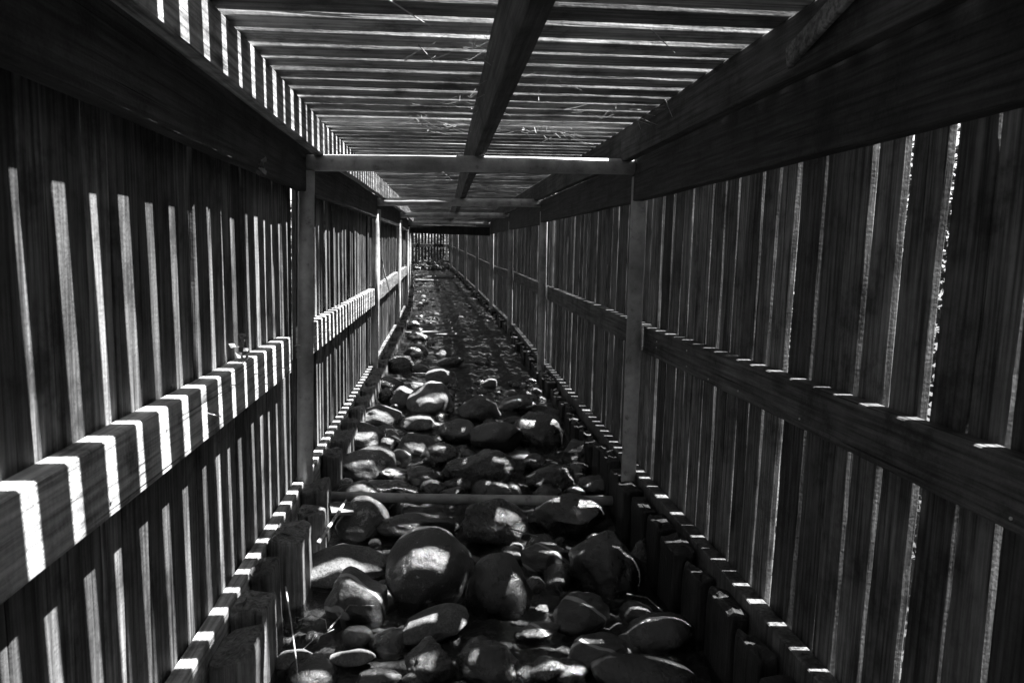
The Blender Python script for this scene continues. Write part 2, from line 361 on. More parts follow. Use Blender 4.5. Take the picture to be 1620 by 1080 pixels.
# ------------------------------------------------------------------ setting: ground, stream bed, water
def sheet(name, xs, ys, zf, m, kind='structure', warpx=True, smooth=True):
    vs = []; fs = []
    for y in ys:
        for x in xs:
            vs.append((x + (path(y)[0] if warpx else 0), y, zf(x, y)))
    n = len(xs)
    for j in range(len(ys) - 1):
        for i in range(n - 1):
            fs.append((j * n + i, j * n + i + 1, (j + 1) * n + i + 1, (j + 1) * n + i))
    me = bpy.data.meshes.new(name); me.from_pydata(vs, [], fs); me.materials.append(m)
    if smooth: me.polygons.foreach_set('use_smooth', [True] * len(me.polygons))
    o = bpy.data.objects.new(name, me); scene.collection.objects.link(o)
    if kind: o['kind'] = kind
    return o
def gz(x, y):
    if -.66 < x < 1.01: return -1.5 + path(y)[1]
    e = max(-x - .7, x - 1.05, 0)
    return -1.06 + path(y)[1] + .05 * noise.noise((x * .7, y * .7, 0)) * min(1, e * 2) + .35 * sm(1, 9, e) * (1 if x < 0 else -.3)
gx = [-700, -300, -120, -50, -25, -15, -9, -6, -4.5, -3.4, -2.6, -2, -1.5, -1.1, -.85, -.70, -.655, .1, 1.0, 1.04, 1.2, 1.5, 2, 2.6, 3.4, 4.5, 6, 9, 15, 25, 50, 120, 300, 700]
gy = [-600, -200, -60, -20, -8] + [-4 + .7 * i for i in range(58)] + [40, 48, 60, 90, 160, 400, 900]
sheet('ground', gx, gy, gz, M['soil'])
def bz(x, y):
    n = noise.noise((x * 3, y * 3, 1)) * .04 + noise.noise((x * 14, y * 14, 5)) * .03 + abs(noise.noise((x * 30, y * 30, 8))) * .03
    return zw(y) - .055 + n + .035 * sm(6, 12, y)
sheet('stream_bed', [-.645 + 1.64 * i / 60 for i in range(61)], [-3 + .033 * i for i in range(450)] + [12 + .12 * i for i in range(134)], bz, M['bed'])
def wz(x, y):
    r = sm(5, 8, y)
    return zw(y) + .006 * noise.noise((x * 5, y * 5, 2)) + (.012 + .012 * r) * noise.noise((x * 11, y * 7, 4)) * .8 + .006 * noise.noise((x * 28, y * 20, 6))
sheet('stream_water', [-.648 + 1.646 * i / 70 for i in range(71)], [-3 + .03 * i for i in range(500)] + [12 + .08 * i for i in range(201)], wz, M['water'])

# ------------------------------------------------------------------ fence panels
lift = [0, 0, 0, .03, .03, .035, .0, 0, 0, 0, 0]
YS = [-3.1, 0, 3.14, 6.25, 9.35, 12.4, 15.6, 18.8, 22, 25, 28]
def leftx(z): return -.636 + .008 * (z - .2)          # inner face of the left boards: they lean out towards the foot
LBL = {0: 'behind the camera', 1: 'nearest the camera', 2: 'between the first and second pipe posts', 3: 'between the second and third pipe posts',
       4: 'between the third and fourth pipe posts', 5: 'just past the fourth pipe post', 6: 'where the tunnel starts to bend',
       7: 'on the bend', 8: 'beyond the bend', 9: 'last before the far end'}
def fence(side, k, y0, y1):
    s = 'left' if side < 0 else 'right'
    if side < 0: lab = 'sun-striped left wall fence panel, %s' % LBL[k]
    else: lab = 'dark right wall fence panel with bright slits, %s' % LBL[k]
    p0 = path(y0)
    root = empty('fence_panel', ((-.6 if side < 0 else .97) + p0[0], y0, -1.3 + p0[1]), lab, 'fence', 'board fence panels of the tunnel walls')
    mb = MB(); y = y0 + (.045 if side < 0 else .012) + R(0, .01); t = .021
    far = k > 4
    while y < y1 - .03:
        wd = R(.088, .116) if side < 0 else R(.078, .112)
        if y + wd > y1 - .06: wd = y1 - (.022 if k > 1 and side > 0 else .006) - y
        if wd < .03: break
        yc = y + wd / 2; ln = R(-.014, .014); tt = R(-.012, .004) if side < 0 else R(-.003, .006)
        if side < 0:
            zt = .385
            mb.plank((leftx(-1.4) - t / 2 + tt, yc - ln, -1.4), (leftx(zt) - t / 2 + tt, yc + ln, zt), (0, 1, 0), wd, t, seg=5 if far else 30, wob=.006 if k > 1 else .008)
            y += wd + random.choice((.002, .004, .007, .010))
        else:
            zt = .51
            mb.plank((.975 + t / 2 + tt, yc - ln, -1.4), (.975 + t / 2 + tt, yc + ln, zt), (0, 1, 0), wd, t, seg=5 if far else 30, wob=.0055)
            y += wd + random.choice((.006, .010, .013, .017, .021, .025))
    mb.build('slat_panel', M['board'], root)
    # middle rail
    mb = MB()
    if side < 0:
        a, b = (y0 + .05, y1 - .30) if k == 1 else (y0 + .04, y1 - .05)
        xf = -.588
        tk = -leftx(-.4) + xf; zc = -.416; h = .144
        mb.plank((xf - tk / 2, a, zc), (xf - tk / 2, b, zc + R(-.008, .008)), (0, 0, 1), h, tk - .001, seg=24, wob=.002, bev=.004, tint=.75)
    else:
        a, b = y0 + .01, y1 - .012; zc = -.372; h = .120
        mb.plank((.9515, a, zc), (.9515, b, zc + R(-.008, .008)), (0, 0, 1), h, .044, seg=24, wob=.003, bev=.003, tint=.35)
    mb.build('mid_rail', M['rail' if side < 0 else 'shaded_rail'], root)
    # header plank
    mb = MB()
    if side < 0: mb.plank((-.594, y0 + .002, .335 + lift[k] / 2), (-.594, y1 - .003, .335 + lift[k + 1] / 2), (0, 0, 1), .185 + lift[k], .044, seg=24, wob=.003, tint=.4)
    else: mb.plank((.874, y0 + .002, .337 + lift[k] / 2), (.874, y1 - .003, .337 + lift[k + 1] / 2), (0, 0, 1), .19 + lift[k], .044, seg=24, wob=.003, tint=.3)
    mb.build('header_plank', M['header'], root)
    # base rail
    mb = MB()
    if side < 0:
        xb = leftx(-1.05); wd = xb * -1 - .600
        mb.plank((-.600 - wd / 2, y0 + .003, -1.105), (-.600 - wd / 2, y1 - .05, -1.105), (0, 0, 1), .15, abs(wd) - .001, seg=20, wob=.002, tint=.6)
    else:
        mb.plank((.947, y0 + .003, -1.09), (.947, y1 - .003, -1.09), (0, 0, 1), .15, .052, seg=20, wob=.002, tint=.3)
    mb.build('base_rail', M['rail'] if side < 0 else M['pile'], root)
    return root
panels = {}
for k in range(1, 10): pass
for k in range(10):
    for side in (-1, 1): panels[(side, k)] = fence(side, k, YS[k], YS[k + 1])
for (y, z, dx, dz) in [(1.976, -.318, .03, .02), (2.07, -.365, .035, .004), (2.176, -.408, .03, -.008), (2.3, -.38, .028, .004), (1.812, -.352, .032, .006),
                       (1.667, -.384, .03, -.008), (2.433, -.408, .028, .004), (2.635, -.359, .03, .006)]:
    mb = MB(); mb.tube([(-.592, y * 1.09, z * 1.09), (-.588 + dx * .6, y * 1.09 + .003, z * 1.09 + dz), (-.588 + dx, y * 1.09 + .012, z * 1.09 + dz - .006)], .0016, n=6, tint=.5)
    mb.build('nail', M['nail'], panels[(-1, 1)], smooth=True)
for y in (3.25, 3.32, 3.45, 3.52):
    mb = MB(); mb.tube([(-.592, y, -.40 - R(0, .03)), (-.565, y + .005, -.395), (-.55, y + .02, -.405)], .0015, n=6, tint=.5)
    mb.build('nail', M['nail'], panels[(-1, 2)], smooth=True)

for k, side in ((1, -1), (1, 1), (2, -1)):
    y = YS[k] + .12
    while y < YS[k + 1] - .1:
        for z in ((-.40, -.44) if side < 0 else (-.35, -.40)):
            zz = z + R(-.02, .02); x = -.588 if side < 0 else .9295; yy = y + R(-.015, .015)
            if random.random() < .35: continue
            mb = MB(); mb.tube([(x, yy, zz), (x - side * .0022, yy, zz)], .003, n=8, tint=.5)
            mb.build('nail_head', M['nail'], panels[(side, k)])
        y += R(.22, .45)
# end fence
root = empty('end_fence', (.15 + path(28)[0], 28, -1.3 + path(28)[1]), 'black board fence closing the far end of the tunnel, daylight between its boards', 'fence')
mb = MB(); x = -.60
while x < .95:
    wd = R(.085, .105); mb.plank((x + wd / 2, 28.06, -1.4), (x + wd / 2 + R(-.01, .01), 28.06, .4), (1, 0, 0), wd, .02, seg=8, wob=.006); x += wd + R(.018, .034)
mb.build('slat_panel', M['board'], root)
mb = MB(); mb.plank((-.6, 28.02, -.37), (.95, 28.02, -.35), (0, 0, 1), .12, .04); mb.build('mid_rail', M['header'], root)
mb = MB(); mb.plank((-.6, 28.02, .33), (.95, 28.02, .33), (0, 0, 1), .16, .04); mb.build('header_plank', M['header'], root)

# ------------------------------------------------------------------ pipe frames: two posts and a crossbar
def arc(p, q, n=10, sag=0.0):
    p, q = Vector(p), Vector(q); return [p.lerp(q, i / n) + Vector((0, 0, -sag * math.sin(math.pi * i / n))) for i in range(n + 1)]
FR = {1: ('at the camera', 0), 2: ('nearest one, its crossbar sunlit on top', .0), 3: ('second from the camera', .03), 4: ('third from the camera', .03),
      5: ('fourth, just before the dark cross plank', .035), 6: ('fifth, at the bend', 0), 7: ('sixth, beyond the bend', 0), 8: ('seventh, far along', 0), 9: ('eighth, close to the far end', 0)}
for k in range(1, 10):
    y = YS[k]; n_, up = FR[k]
    root = empty('support_frame', (.145 + path(y)[0], y, -1.3 + path(y)[1]), 'round metal pipe frame, ' + n_, 'frame', 'pipe frames of the tunnel')
    for xt, xb, zt in ((-.576, -.610, .33), (.882, .893, .35)):
        mb = MB(); mb.tube(arc((xt, y, zt), (xb, y, -1.42), 14), .0345, n=20, tint=.5, wob=.02); mb.build('post', M['pipe'], root, smooth=True)
    mb = MB(); mb.tube(arc((-.585, y - .002, .362 + up), (.87, y, .394 + up), 14, -.004), .0345, n=20, tint=.5, wob=.02); mb.build('crossbar', M['pipe'], root, smooth=True)
# short outcrop of the crossbar weld: a dark plank hangs under the fourth crossbar
mb = MB(); mb.plank((-.60, 12.47, .30), (.96, 12.47, .285), (0, 0, 1), .15, .04, seg=10, wob=.004, tint=.3)
tag(mb.build('cross_plank', M['shaded_pile']), 'dark plank across the top of the tunnel, in front of the far end fence', 'plank')  # near-black timber paints the shade on this plank

# ------------------------------------------------------------------ slatted roof, one section per bay
RL = {0: 'behind the camera', 1: 'overhead, before the first crossbar', 2: 'between the first and second crossbars', 3: 'between the second and third crossbars', 4: 'between the third and fourth crossbars',
      5: 'past the fourth crossbar', 6: 'over the start of the bend', 7: 'over the bend', 8: 'beyond the bend', 9: 'against the far end'}
lift = [0, 0, 0, .03, .03, .035, .0, 0, 0, 0, 0]
for k in range(10):
    y0, y1 = YS[k], YS[k + 1]; la, lb = lift[k], lift[k + 1]
    root = empty('slatted_roof', (.145 + path(y0)[0], y0, .4 + path(y0)[1]), 'roof section of crosswise slats on three long beams, ' + RL[k], 'roof', 'slatted roof sections of the tunnel')
    def lf(y): return la + (lb - la) * (y - y0) / (y1 - y0)
    mb = MB(); far = k > 4; ya = y0 - (.05 if k > 2 else 0); yb = y1 - (.05 if k > 1 else 0); nS = round((yb - ya) / .1245); pt = (yb - ya) / nS
    for q in range(nS):
        wd = pt - R(.030, .042) - (.012 if random.random() < .07 else 0)
        yc = ya + q * pt + wd / 2 + R(0, .004); l = lf(yc); tl = R(-.008, .008)
        mb.plank((-.60 + R(-.02, .0), yc - tl, .541 + l), (.955 + R(-.01, .02), yc + tl, .566 + l), (0, 1, 0), wd, .018, seg=6 if far else 40, wob=.0045 if not far else .003, bev=.002)
    mb.build('roof_slats', M['slat'], root)
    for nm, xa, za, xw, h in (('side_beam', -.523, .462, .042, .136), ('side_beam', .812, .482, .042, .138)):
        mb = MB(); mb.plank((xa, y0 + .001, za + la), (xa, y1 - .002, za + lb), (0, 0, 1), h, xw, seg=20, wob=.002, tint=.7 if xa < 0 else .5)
        mb.build(nm, M['side_beam' if xa < 0 else 'beam'], root)  # left tone painted as sunlit, right as unlit
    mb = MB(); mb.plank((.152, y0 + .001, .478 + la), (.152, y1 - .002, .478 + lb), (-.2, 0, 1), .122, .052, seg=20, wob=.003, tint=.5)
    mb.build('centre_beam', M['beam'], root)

# ------------------------------------------------------------------ timber piles along both banks
def pile(x0, x1, y0, y1, zt, label, group, cut=0, mat='pile'):
    w_, d_ = x1 - x0, y1 - y0; n = 5; nz = 6
    mb = MB(); cx, cy = (x0 + x1) / 2, (y0 + y1) / 2; r = min(w_, d_) * .25; sd = R(0, 99)
    ring = []
    for (sx, sy) in ((1, 1), (-1, 1), (-1, -1), (1, -1)):
        for q in range(4):
            a = math.atan2(sy, sx) + (q / 3 - .5) * math.pi / 2
            ring.append((sx * (w_ / 2 - r) + r * math.cos(a), sy * (d_ / 2 - r) + r * math.sin(a)))
    vs = []; m = len(ring); tl = R(-.02, .02)
    lv = [(-1.45, 1), (-1.3, 1), (-1.2, 1), (zt - .05, 1), (zt - .015, 1), (zt - .004, .97), (zt, .90), (zt + .001, .45)]
    for li, (z, s_) in enumerate(lv):
        for (a, b) in ring:
            j = .008 * noise.noise((a * 20 + sd, b * 20, z * 7)) ; e = 1 + j * 6
            vs.append((cx + a * s_ * e + tl * (z + 1.2) + (.006 * noise.noise((sd, a * 40, z * 12)) if li > 1 else 0), cy + b * s_ * e, z + (.022 * noise.noise((a * 22 + sd, b * 22, 0)) - cut * a - max(0, .02 * noise.noise((a * 60, b * 60, sd))) if li > 2 else 0)))
    fs = []
    for l in range(len(lv) - 1):
        for j in range(m):
            k, q = l * m + j, l * m + (j + 1) % m; fs.append((k, q, q + m, k + m))
    fs.append(tuple((len(lv) - 1) * m + j for j in range(m))); fs.append(tuple(range(m - 1, -1, -1)))
    mb.add(vs, fs)
    return tag(mb.build('timber_pile', M[mat]), label, 'pile', group)
GL, GR = 'timber piles along the left bank', 'timber piles along the right bank'
LB = [(-.597, -.485, 1.75, 1.93, -1.06, 'black squared pile top at the bottom left, nearest the camera'),
      (-.597, -.492, 1.965, 2.11, -1.035, 'thick worn pile behind the nearest one on the left bank, a straw in front'),
      (-.597, -.53, 2.19, 2.345, -1.03, 'thin notched pile squeezed between two thick piles on the left bank'),
      (-.597, -.482, 2.41, 2.645, -1.025, 'largest square pile on the left bank, beside the light oval boulder'),
      (-.56, -.462, 2.745, 2.87, -1.05, 'pile with a pale plank end leaning on it, left bank'),
      (-.597, -.495, 3.0, 3.205, -1.04, 'square pile right below the foot of the first left post'),
      (-.597, -.505, 3.51, 3.675, -1.04, 'pile on the left bank next to the lichen boulder'),
      (-.597, -.49, 3.80, 4.04, -1.035, 'wide pile on the left bank behind the pale-topped round boulder'),
      (-.597, -.50, 4.20, 4.35, -1.04, 'short pile on the left bank with a dark hollow before it'),
      (-.597, -.505, 4.55, 4.70, -1.045, 'low pile on the left bank level with the jagged pale boulder'),
      (-.597, -.50, 4.85, 5.03, -1.05, 'pile on the left bank level with the farthest pale boulder'),
      (-.597, -.495, 5.18, 5.37, -1.04, 'pile on the left bank level with the tall grey boulder'),
      (-.597, -.495, 5.50, 5.78, -1.04, 'broad pile on the left bank just past the tall grey boulder'),
      (-.597, -.50, 5.90, 6.17, -1.04, 'pile on the left bank just before the second left post'),
      (-.597, -.50, 6.40, 6.62, -1.04, 'pile on the left bank at the foot of the second left post')]
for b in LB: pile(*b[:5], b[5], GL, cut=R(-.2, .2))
y = 6.85
while y < 27.5:
    d = R(.15, .24); pile(-.597, -.50 + R(-.01, .02), y, y + d, -1.04 + R(-.03, .03), 'small worn pile in the far row along the left bank, past the second post', GL); y += d + R(.05, .16)
RBL = ['shiny-topped pile on the right bank, nearest the bottom edge', 'dark pile on the right bank with a bright bar of light, lowest pair', 'dark pile on the right bank with a bright bar, upper of the lowest pair',
       'dark pile on the right bank beside the tall smooth boulder', 'pile with a thin bright edge above the tall smooth boulder, right bank', 'pile on the right bank between the tall boulder and the wedge-shaped boulder',
       'pile on the right bank level with the submerged pipe', 'pile on the right bank just below the foot of the first right post']
RB2 = ['pile just past the first right post', 'right bank pile beside the wet grey rock at the post', 'right bank pile at the smooth dark stone', 'right bank pile just beyond the smooth dark stone', 'right bank pile touching the large dark boulder',
       'right bank pile just behind the large dark boulder', 'right bank pile beside the small pale rock', 'right bank pile level with the near end of the long black slab', 'right bank pile level with the long black slab', 'right bank pile behind the long black slab',
       'right bank pile level with the small stone with a pale tip', 'right bank pile level with the pointed grey stone', 'right bank pile a little before the second right post', 'right bank pile at the foot of the second right post']
y = 1.45; i = 0
while y < 27.5:
    d = R(.15, .2); near = i < len(RBL)
    pile(.845 + R(-.02, .02), .919, y, y + d, -1.045 + R(-.03, .012), RBL[i] if near else (RB2[i - len(RBL)] if i - len(RBL) < len(RB2) else 'tiny glinting pile in the far row along the right bank, past the second post'), GR, mat='shaded_pile')
    y += d + R(.02, .06); i += 1

# ------------------------------------------------------------------ stones
import bmesh
def ico(n):
    bm = bmesh.new(); bmesh.ops.create_icosphere(bm, subdivisions=n, radius=1)
    v = [x.co.copy() for x in bm.verts]; f = [tuple(q.index for q in x.verts) for x in bm.faces]; bm.free(); return v, f
ICO = {n: ico(n) for n in (3, 5)}
def make_stone(name, c, rad, kind, label, group, lod=5, rot=None):
    vs, fs = ICO[lod]; sd = Vector((R(0, 99), R(0, 99), R(0, 99)))
    ang = {'r': .20, 'd': .17, 'b': .10, 'w': .11, 'g': .14, 'h': .17, 'v': .15, 'l': .13, 'p': .09}[kind]
    cuts = []
    for _ in range({'r': 12, 'd': 8, 'h': 7, 'g': 6, 'v': 7, 'b': 5, 'w': 5}.get(kind, 5)):
        n = Vector((R(-1, 1), R(-1, 1), R(-.6, 1))).normalized(); cuts.append((n, R(.70, .93)))
    rz = R(-.35, .35) if rot is None else rot; rx_ = R(-.12, .12); ry_ = R(-.22, .22)
    m = Matrix.Rotation(rz, 3, 'Z') @ Matrix.Rotation(ry_, 3, 'Y') @ Matrix.Rotation(rx_, 3, 'X')
    out = []
    for v in vs:
        p = v.copy()
        for n, d in cuts:
            e = p.dot(n) - d
            if e > 0: p -= n * e * .85
        q = 1 + ang * 1.3 * noise.noise(p * 1.1 + sd) + ang * .5 * noise.noise(p * 2.7 + sd)
        if kind == 'r': q += .05 * abs(noise.noise(p * 6 + sd)) - .06 * max(0, noise.noise(Vector((p.x * 3, p.y * 3, p.z * 9)) + sd))
        q += .014 * noise.noise(p * 7 + sd) + .006 * noise.noise(p * 18 + sd)
        p = p * q * 1.04
        out.append(m @ Vector((p.x * rad[0], p.y * rad[1], p.z * rad[2])))
    me = bpy.data.meshes.new(name); me.from_pydata(out, [], fs); me.materials.append(M['stone_' + kind])
    me.polygons.foreach_set('use_smooth', [True] * len(me.polygons))
    o = bpy.data.objects.new(name, me); o.location = c; scene.collection.objects.link(o)
    return tag(o, label, 'stone', group)
for s in STONES:
    nm = 'boulder' if s[3] > .09 else 'river_stone'
    make_stone(nm, s[:3], s[3:6], s[6], s[7], 'stones in the stream')
# dark wet stones lying low between the boulders
rs = random.Random(11)
def clear(x, y, r):
    for s in STONES:
        if abs(s[0] - x) < (s[3] + r) * .5 and abs(s[1] - y) < (s[4] + r) * .5: return False
    return True
USED = set()
def near_label(x, y, r, kind):
    b = min((q for q in STONES if q[3] > .07), key=lambda q: (q[0] - x) ** 2 + (q[1] - y) ** 2)
    dx, dy = x - b[0], y - b[1]
    d = ('right of' if dx > 0 else 'left of') if abs(dx) > abs(dy) else ('behind' if dy > 0 else 'in front of')
    adj = {'d': 'dark', 'w': 'wet', 'r': 'rough', 'b': 'black', 'v': 'streaked', 'g': 'pale'}[kind]; size = 'fist-sized' if r > .055 else ('small' if r > .035 else 'tiny')
    l = '%s %s stone low %s the %s' % (size, adj, d, ' '.join(b[7].split(',')[0].replace('the big', 'a big').split()[:7]))
    return l
n_ = 0
for _ in range(1500):
    y = rs.uniform(1.6, 6.0); x = rs.uniform(-.45, .8); r = rs.uniform(.022, .085)
    if y > 4.9: r *= .7
    if n_ > 135 or not clear(x, y, r): continue
    n_ += 1; kd = rs.choice('dddwrbv')
    make_stone('river_stone', (x, y, zw(y) - r * .35 + .01), (r * 1.2, r, r * .75), kd, near_label(x, y, r, kd), 'low wet stones between the boulders', lod=3, rot=rs.uniform(0, 3))
# stones of the far shallows
for _ in range(60):
    y = rs.uniform(6.5, 20); r = rs.uniform(.03, .08)
    x = -.42 + abs(rs.gauss(0, .17)) if rs.random() < .85 else rs.uniform(-.4, .75)
    X, Z = x + path(y)[0], zw(y)
    make_stone('river_stone', (X, y, Z - r * .1), (r * 1.2, r, r * .7), rs.choice('ddwrgv'), 'small stone scattered in the far shallows of the stream', 'stones scattered in the far shallows', lod=3, rot=rs.uniform(0, 3))
for _ in range(34):
    y = rs.uniform(24.5, 27.8); x = rs.uniform(-.45, .85); r = rs.uniform(.07, .15)
    make_stone('river_stone', (x + path(y)[0], y, zw(y) + .03 + (y - 24.5) * .035), (r * 1.2, r, r * .8), rs.choice('dggrh'), 'stone in the heap at the foot of the far end fence', 'heap of stones at the far end', lod=3, rot=rs.uniform(0, 3))

# ------------------------------------------------------------------ bits in the stream
mb = MB(); mb.tube([(-.53, 3.285, -1.165), (-.1, 3.28, -1.180), (.6, 3.27, -1.196), (.86, 3.27, -1.20)], .024, n=16, tint=.5)
tag(mb.build('pipe', M['pipe'], smooth=True), 'metal pipe lying across the stream between the rocks', 'pipe')
mb = MB(); mb.plank((-.46, 8.81, -1.06), (.28, 8.60, -1.07), (0, 1, .2), .10, .03, seg=10, wob=.006, tint=.7)
tag(mb.build('plank', M['cross']), 'grey plank lying across the shallows behind the arched stone', 'plank')
for (a, b, l) in (((-.40, 20.9, -1.08), (.72, 20.7, -1.08), 'thin batten lying across the far stream, farther of two'), ((-.42, 19.3, -1.09), (.25, 19.3, -1.10), 'short batten in the far stream, nearer of two')):
    mb = MB(); mb.plank(a, b, (0, 1, .6), .09, .04, seg=6, wob=.006, tint=.9); tag(mb.build('batten', M['cross']), l, 'batten', 'battens across the far stream')
mb = MB(); mb.plank((-.47, 2.985, -1.115), (-.38, 3.02, -1.125), (0, 1, .3), .07, .022, seg=4, tint=.9)
tag(mb.build('plank_end', M['cross']), 'pale plank end between a left pile and the egg-shaped boulder', 'plank')
mb = MB(); mb.tube([(-.475, 2.72, -1.155), (-.445, 2.86, -1.13), (-.405, 3.02, -1.09)], .0085, n=10, tint=.9, r2=.006, wob=.2)
tag(mb.build('stick', M['bright_stick'], smooth=True), 'bare pale stick leaning on the egg-shaped boulder', 'stick')
def straw(pts, r, label, name='straw', m='straw', cat='straw', group='dry straws in the tunnel'):
    mb = MB(); P = [Vector(p) for p in pts]; c = []
    for i in range(len(P) - 1):
        for q in range(6): c.append(P[i].lerp(P[i + 1], q / 6))
    c.append(P[-1]); mb.tube(c, r, n=6, tint=.8, r2=r * .5); tag(mb.build(name, M[m], smooth=True), label, cat, group)
straw([(-.47, 2.12, -1.04), (-.435, 2.02, -1.09), (-.40, 1.93, -1.19), (-.39, 1.88, -1.27)], .003, 'pale bent straw in front of the thick worn pile')
straw([(-.47, 2.30, -1.25), (-.43, 2.31, -1.235), (-.38, 2.30, -1.25), (-.37, 2.26, -1.26)], .002, 'thin curled straw in the water beside the largest left pile')
straw([(-.44, 2.08, -1.25), (-.39, 2.15, -1.23), (-.34, 2.22, -1.24)], .002, 'short straw lying over the small grey stone at the bottom left')
for a, b, c_, l in (((-.36, 2.22, -1.245), (-.30, 2.30, -1.20), (-.22, 2.33, -1.22), 'left of the flat tilted stone'), ((.30, 2.98, -1.21), (.36, 2.90, -1.20), (.43, 2.90, -1.22), 'above the flat veined stone'),
                  ((.70, 2.42, -1.25), (.76, 2.36, -1.235), (.80, 2.26, -1.25), 'beside the right timber piles'), ((-.30, 6.2, -1.10), (-.2, 6.15, -1.085), (-.05, 6.2, -1.095), 'in the left shallows before the second post')):
    straw([a, b, c_], .0035, 'thin dark twig lying wet between the stones, ' + l, 'twig', 'bark', 'twig', 'twigs washed up between the stones')
HS = [((-.11, 1.505, .50), (-.023, 1.673, .50), 'near the top edge, left of the centre beam'), ((-.061, 1.845, .51), (-.02, 1.935, .49), 'short, halfway along the left side of the centre beam'),
      ((.471, 1.633, .51), (.559, 1.728, .49), 'right of the centre beam, near the top edge'), ((.70, 2.235, .49), (.775, 2.39, .47), 'at the right side beam'),
      ((-.077, 4.55, .54), (.05, 5.3, .52), 'upper of two behind the first crossbar'), ((-.05, 4.5, .53), (.07, 5.3, .50), 'lower of two behind the first crossbar'),
      ((.30, 3.9, .54), (.42, 4.5, .51), 'right of the centre beam behind the first crossbar')]
for a, b, l in HS: straw([a, b], .0018, 'dry straw under the roof slats, ' + l)
# cobwebs sagging between slats and beam
for i, (cx, cy) in enumerate(((.08, 1.9), (.07, 2.5), (.24, 2.2), (.35, 3.0), (.06, 2.95), (.6, 2.6), (.5, 3.05), (-.1, 2.95))):
    mb = MB()
    for _ in range(26):
        a = Vector((cx + R(-.1, .1), cy + R(-.12, .12), .53)); b = a + Vector((R(-.16, .16), R(-.14, .14), R(-.07, -.0)))
        mb.tube([a, a.lerp(b, .5) - Vector((0, 0, R(0, .02))), b], R(.0003, .0006), n=3, tint=.9)
        if random.random() < .8:
            p = a.lerp(b, R(.2, .8)) - Vector((0, 0, .006)); u = Vector((R(-1, 1), R(-1, 1), R(-.5, .5))) * .007; v = Vector((R(-1, 1), R(-1, 1), R(-.5, .5))) * .003
            mb.add([p - u, p + v, p + u, p - v + Vector((0, 0, .002))], [(0, 1, 2), (0, 2, 3)])
    tag(mb.build('cobweb', M['straw']), ['cobweb strands by the centre beam, near the top edge', 'cobweb strands left of the centre beam, middle of the near roof', 'cobweb strands right of the centre beam under the near roof', 'cobweb strands right of the beam just before the first crossbar',
        'cobweb strands left of the beam just before the first crossbar', 'cobweb strands under the near roof towards the right side beam', 'cobweb strands above the right half of the first crossbar', 'cobweb strands above the left half of the first crossbar'][i], 'cobweb', 'cobwebs under the roof slats')
# dead leaf under the left header, sprig on the rail, cable by the second post, loose slat top right
def leafy(name, c, n, s_, label, cat, m='dead_leaf'):
    mb = MB()
    for _ in range(n):
        p = Vector(c) + Vector((R(-.4, .4), R(-1, 1), R(-1, 1))) * s_; u = Vector((R(-1, 1), R(-1, 1), R(-1, 1))).normalized(); v = u.orthogonal().normalized(); l = s_ * R(.4, .9); k = l * .35
        mb.add([p, p + u * l * .5 + v * k, p + u * l + u.cross(v) * k * .5, p + u * l * .5 - v * k, p + u * l * .5 + u.cross(v) * k * .4], [(0, 1, 4), (1, 2, 4), (2, 3, 4), (3, 0, 4)])
        mb.tube([Vector(c), p], .0008, n=4)
    tag(mb.build(name, M[m]), label, cat)
leafy('withered_leaf', (-.565, 2.33, .26), 9, .035, 'withered curled leaf clinging to the left header plank', 'leaf')
leafy('dried_sprig', (-.60, 2.2, -.30), 14, .035, 'dried leafy sprig caught on top of the left mid rail', 'sprig')
straw([(-.565, 6.55, -.10), (-.545, 6.6, -.22), (-.50, 6.7, -.42), (-.50, 6.75, -.55), (-.54, 7.1, -.80), (-.55, 7.5, -.98)], .006, 'pale cable hanging beside the second left post', 'cable', 'cable', 'cable', None)
mb = MB(); mb.plank((.786, 1.60, .455), (.772, 1.27, .53), (0, .2, 1), .05, .014, seg=8, wob=.003, tint=1.0)
tag(mb.build('loose_slat', M['cross']), 'loose pale slat stuck against the right side beam, top right', 'slat')

# ------------------------------------------------------------------ outside: shrubs, trees, grass
def leaves(mb, c, rad, n, s_):
    for _ in range(n):
        while True:
            d = Vector((R(-1, 1), R(-1, 1), R(-1, 1)))
            if .2 < d.length < 1: break
        d *= 1 + .35 * noise.noise(d * 2 + Vector(c))
        p = Vector(c) + Vector((d.x * rad[0], d.y * rad[1], d.z * rad[2]))
        u = Vector((R(-1, 1), R(-1, 1), R(-.6, .6))).normalized(); v = u.cross(Vector((R(-1, 1), R(-1, 1), 1))).normalized(); l = s_ * R(.6, 1.4)
        mb.add([p, p + u * l * .5 + v * l * .28, p + u * l, p + u * l * .5 - v * l * .28], [(0, 1, 2, 3)])
def shrub(x, y, r, h, label, n=1500):
    g = gz(x, y); X = x + path(y)[0]
    root = empty('shrub', (X, y, g), label, 'shrub', 'shrubs outside the tunnel')
    mb = MB()
    for _ in range(9):
        a = Vector((X + R(-.1, .1), y + R(-.1, .1), g - .03)); mb.tube([a, a + Vector((R(-.3, .3) * r, R(-.3, .3) * r, h * .4)), a + Vector((R(-.7, .7) * r, R(-.7, .7) * r, h * .8))], .012, n=6, r2=.004)
    mb.build('stem', M['bark'], root, warp=False)
    mb = MB(); leaves(mb, (X, y, g + h * .55), (r, r, h * .5), n, .07); mb.build('foliage', M['leaf'], root, warp=False); return root
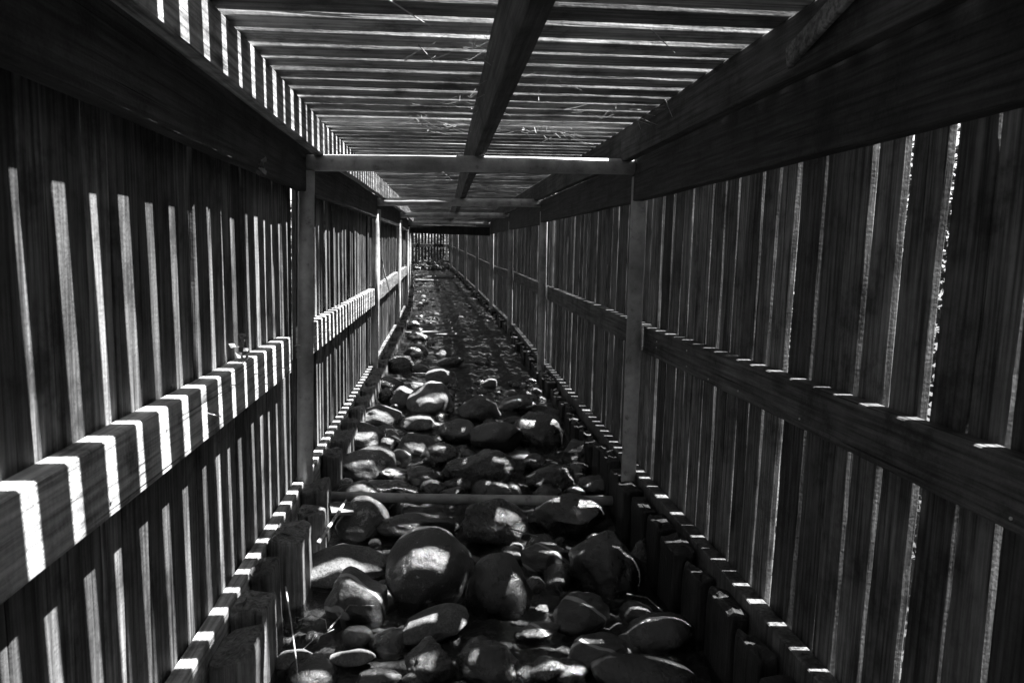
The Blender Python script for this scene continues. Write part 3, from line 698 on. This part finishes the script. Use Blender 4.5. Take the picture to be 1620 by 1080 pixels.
def tree(x, y, h, label):
    g = gz(x, y); X = x + path(y)[0]
    root = empty('tree', (X, y, g), label, 'tree', 'trees outside the tunnel')
    mb = MB(); mb.tube([(X, y, g - .1), (X + .05, y, g + h * .3), (X - .08, y + .1, g + h * .75)], .14, n=10, r2=.04, wob=.1)
    cl = []
    for i in range(9):
        z = g + h * R(.3, .7); a = R(0, 6.28); l = h * R(.15, .32); e = (X + math.cos(a) * l, y + math.sin(a) * l, z + l * .7); cl.append(e)
        mb.tube([(X, y, z), e], .05, n=6, r2=.015)
    mb.build('trunk', M['bark'], root, warp=False)
    mb = MB()
    for e in cl + [(X, y, g + h * .9)]: leaves(mb, e, (h * .17, h * .17, h * .13), 420, .13)
    mb.build('crown', M['leaf'], root, warp=False)
protos = [shrub(2.75, .2, .85, 1.9, 'dense shrub of the hedge outside the right wall, nearest the camera', 6000), shrub(2.8, 1.9, .9, 2.0, 'dense shrub of the hedge outside the right wall, before the first post', 6000)]
lp = [shrub(-2.0, 1.2, .8, 1.6, 'leafy shrub outside the left wall, beside the nearest panel', 3000)]
def copy_shrub(p, x, y, sc, label):
    o = p.copy(); scene.collection.objects.link(o); o.location = (x + path(y)[0], y, gz(x, y)); o.rotation_euler = (0, 0, R(0, 6.28)); o.scale = (sc, sc, sc); o['label'] = label
    for c in p.children:
        d = c.copy(); scene.collection.objects.link(d); d.parent = o
    return o
WH = ['past the first post', 'before the second post', 'at the second post', 'past the second post', 'at the third post', 'past the third post', 'at the fourth post', 'before the bend', 'at the bend', 'on the bend', 'past the bend', 'before the far end']
for q, wh in enumerate(WH):
    copy_shrub(protos[q % 2], 2.8 + R(-.05, .15), 3.5 + q * 1.75, R(.9, 1.05), 'dense shrub of the hedge outside the right wall, ' + wh)
for q, wh in enumerate(WH[:9]):
    copy_shrub(lp[0], -2.1 - R(0, .2), 3.4 + q * 2.1, R(.95, 1.2), 'leafy shrub outside the left wall, ' + wh)
for q, l in enumerate(('bush behind the left half of the far end fence', 'bush behind the right half of the far end fence')):
    copy_shrub(protos[q], -.4 + q * 1.3, 30.2, .85, l)
for (x, y, h, l) in [(-6, 6, 5.5, 'broadleaf tree outside, left of the near tunnel'), (-7, 14, 6, 'broadleaf tree outside, left of the tunnel middle'), (-6, 24, 6, 'broadleaf tree outside, left of the far tunnel'),
                     (9, 16, 5, 'broadleaf tree outside, right of the tunnel middle'), (10, 27, 6, 'broadleaf tree outside, right of the far tunnel'), (1.5, 38, 6, 'broadleaf tree behind the far end fence')]:
    tree(x, y, h, l)
def grass(name, xr, n):
    mb = MB()
    for _ in range(n):
        y = R(-2, 26); x = R(*xr); g = gz(x, y); X = x + path(y)[0]; a = R(0, 6.28); h = R(.08, .26); d = Vector((math.cos(a), math.sin(a), 0)); p = Vector((X, y, g - .01)); t_ = p + Vector((0, 0, h)) + Vector((R(-1, 1), R(-1, 1), 0)) * h * .5
        mb.add([p - d * .006, p + d * .006, t_], [(0, 1, 2)])
    o = mb.build(name, M['grass'], warp=False); tag(o, 'rough grass growing along the outside of the ' + ('left' if xr[0] < 0 else 'right') + ' wall', 'grass', kind='stuff')
grass('grass', (-3.0, -.75), 9000); grass('grass', (1.08, 3.0), 16000)
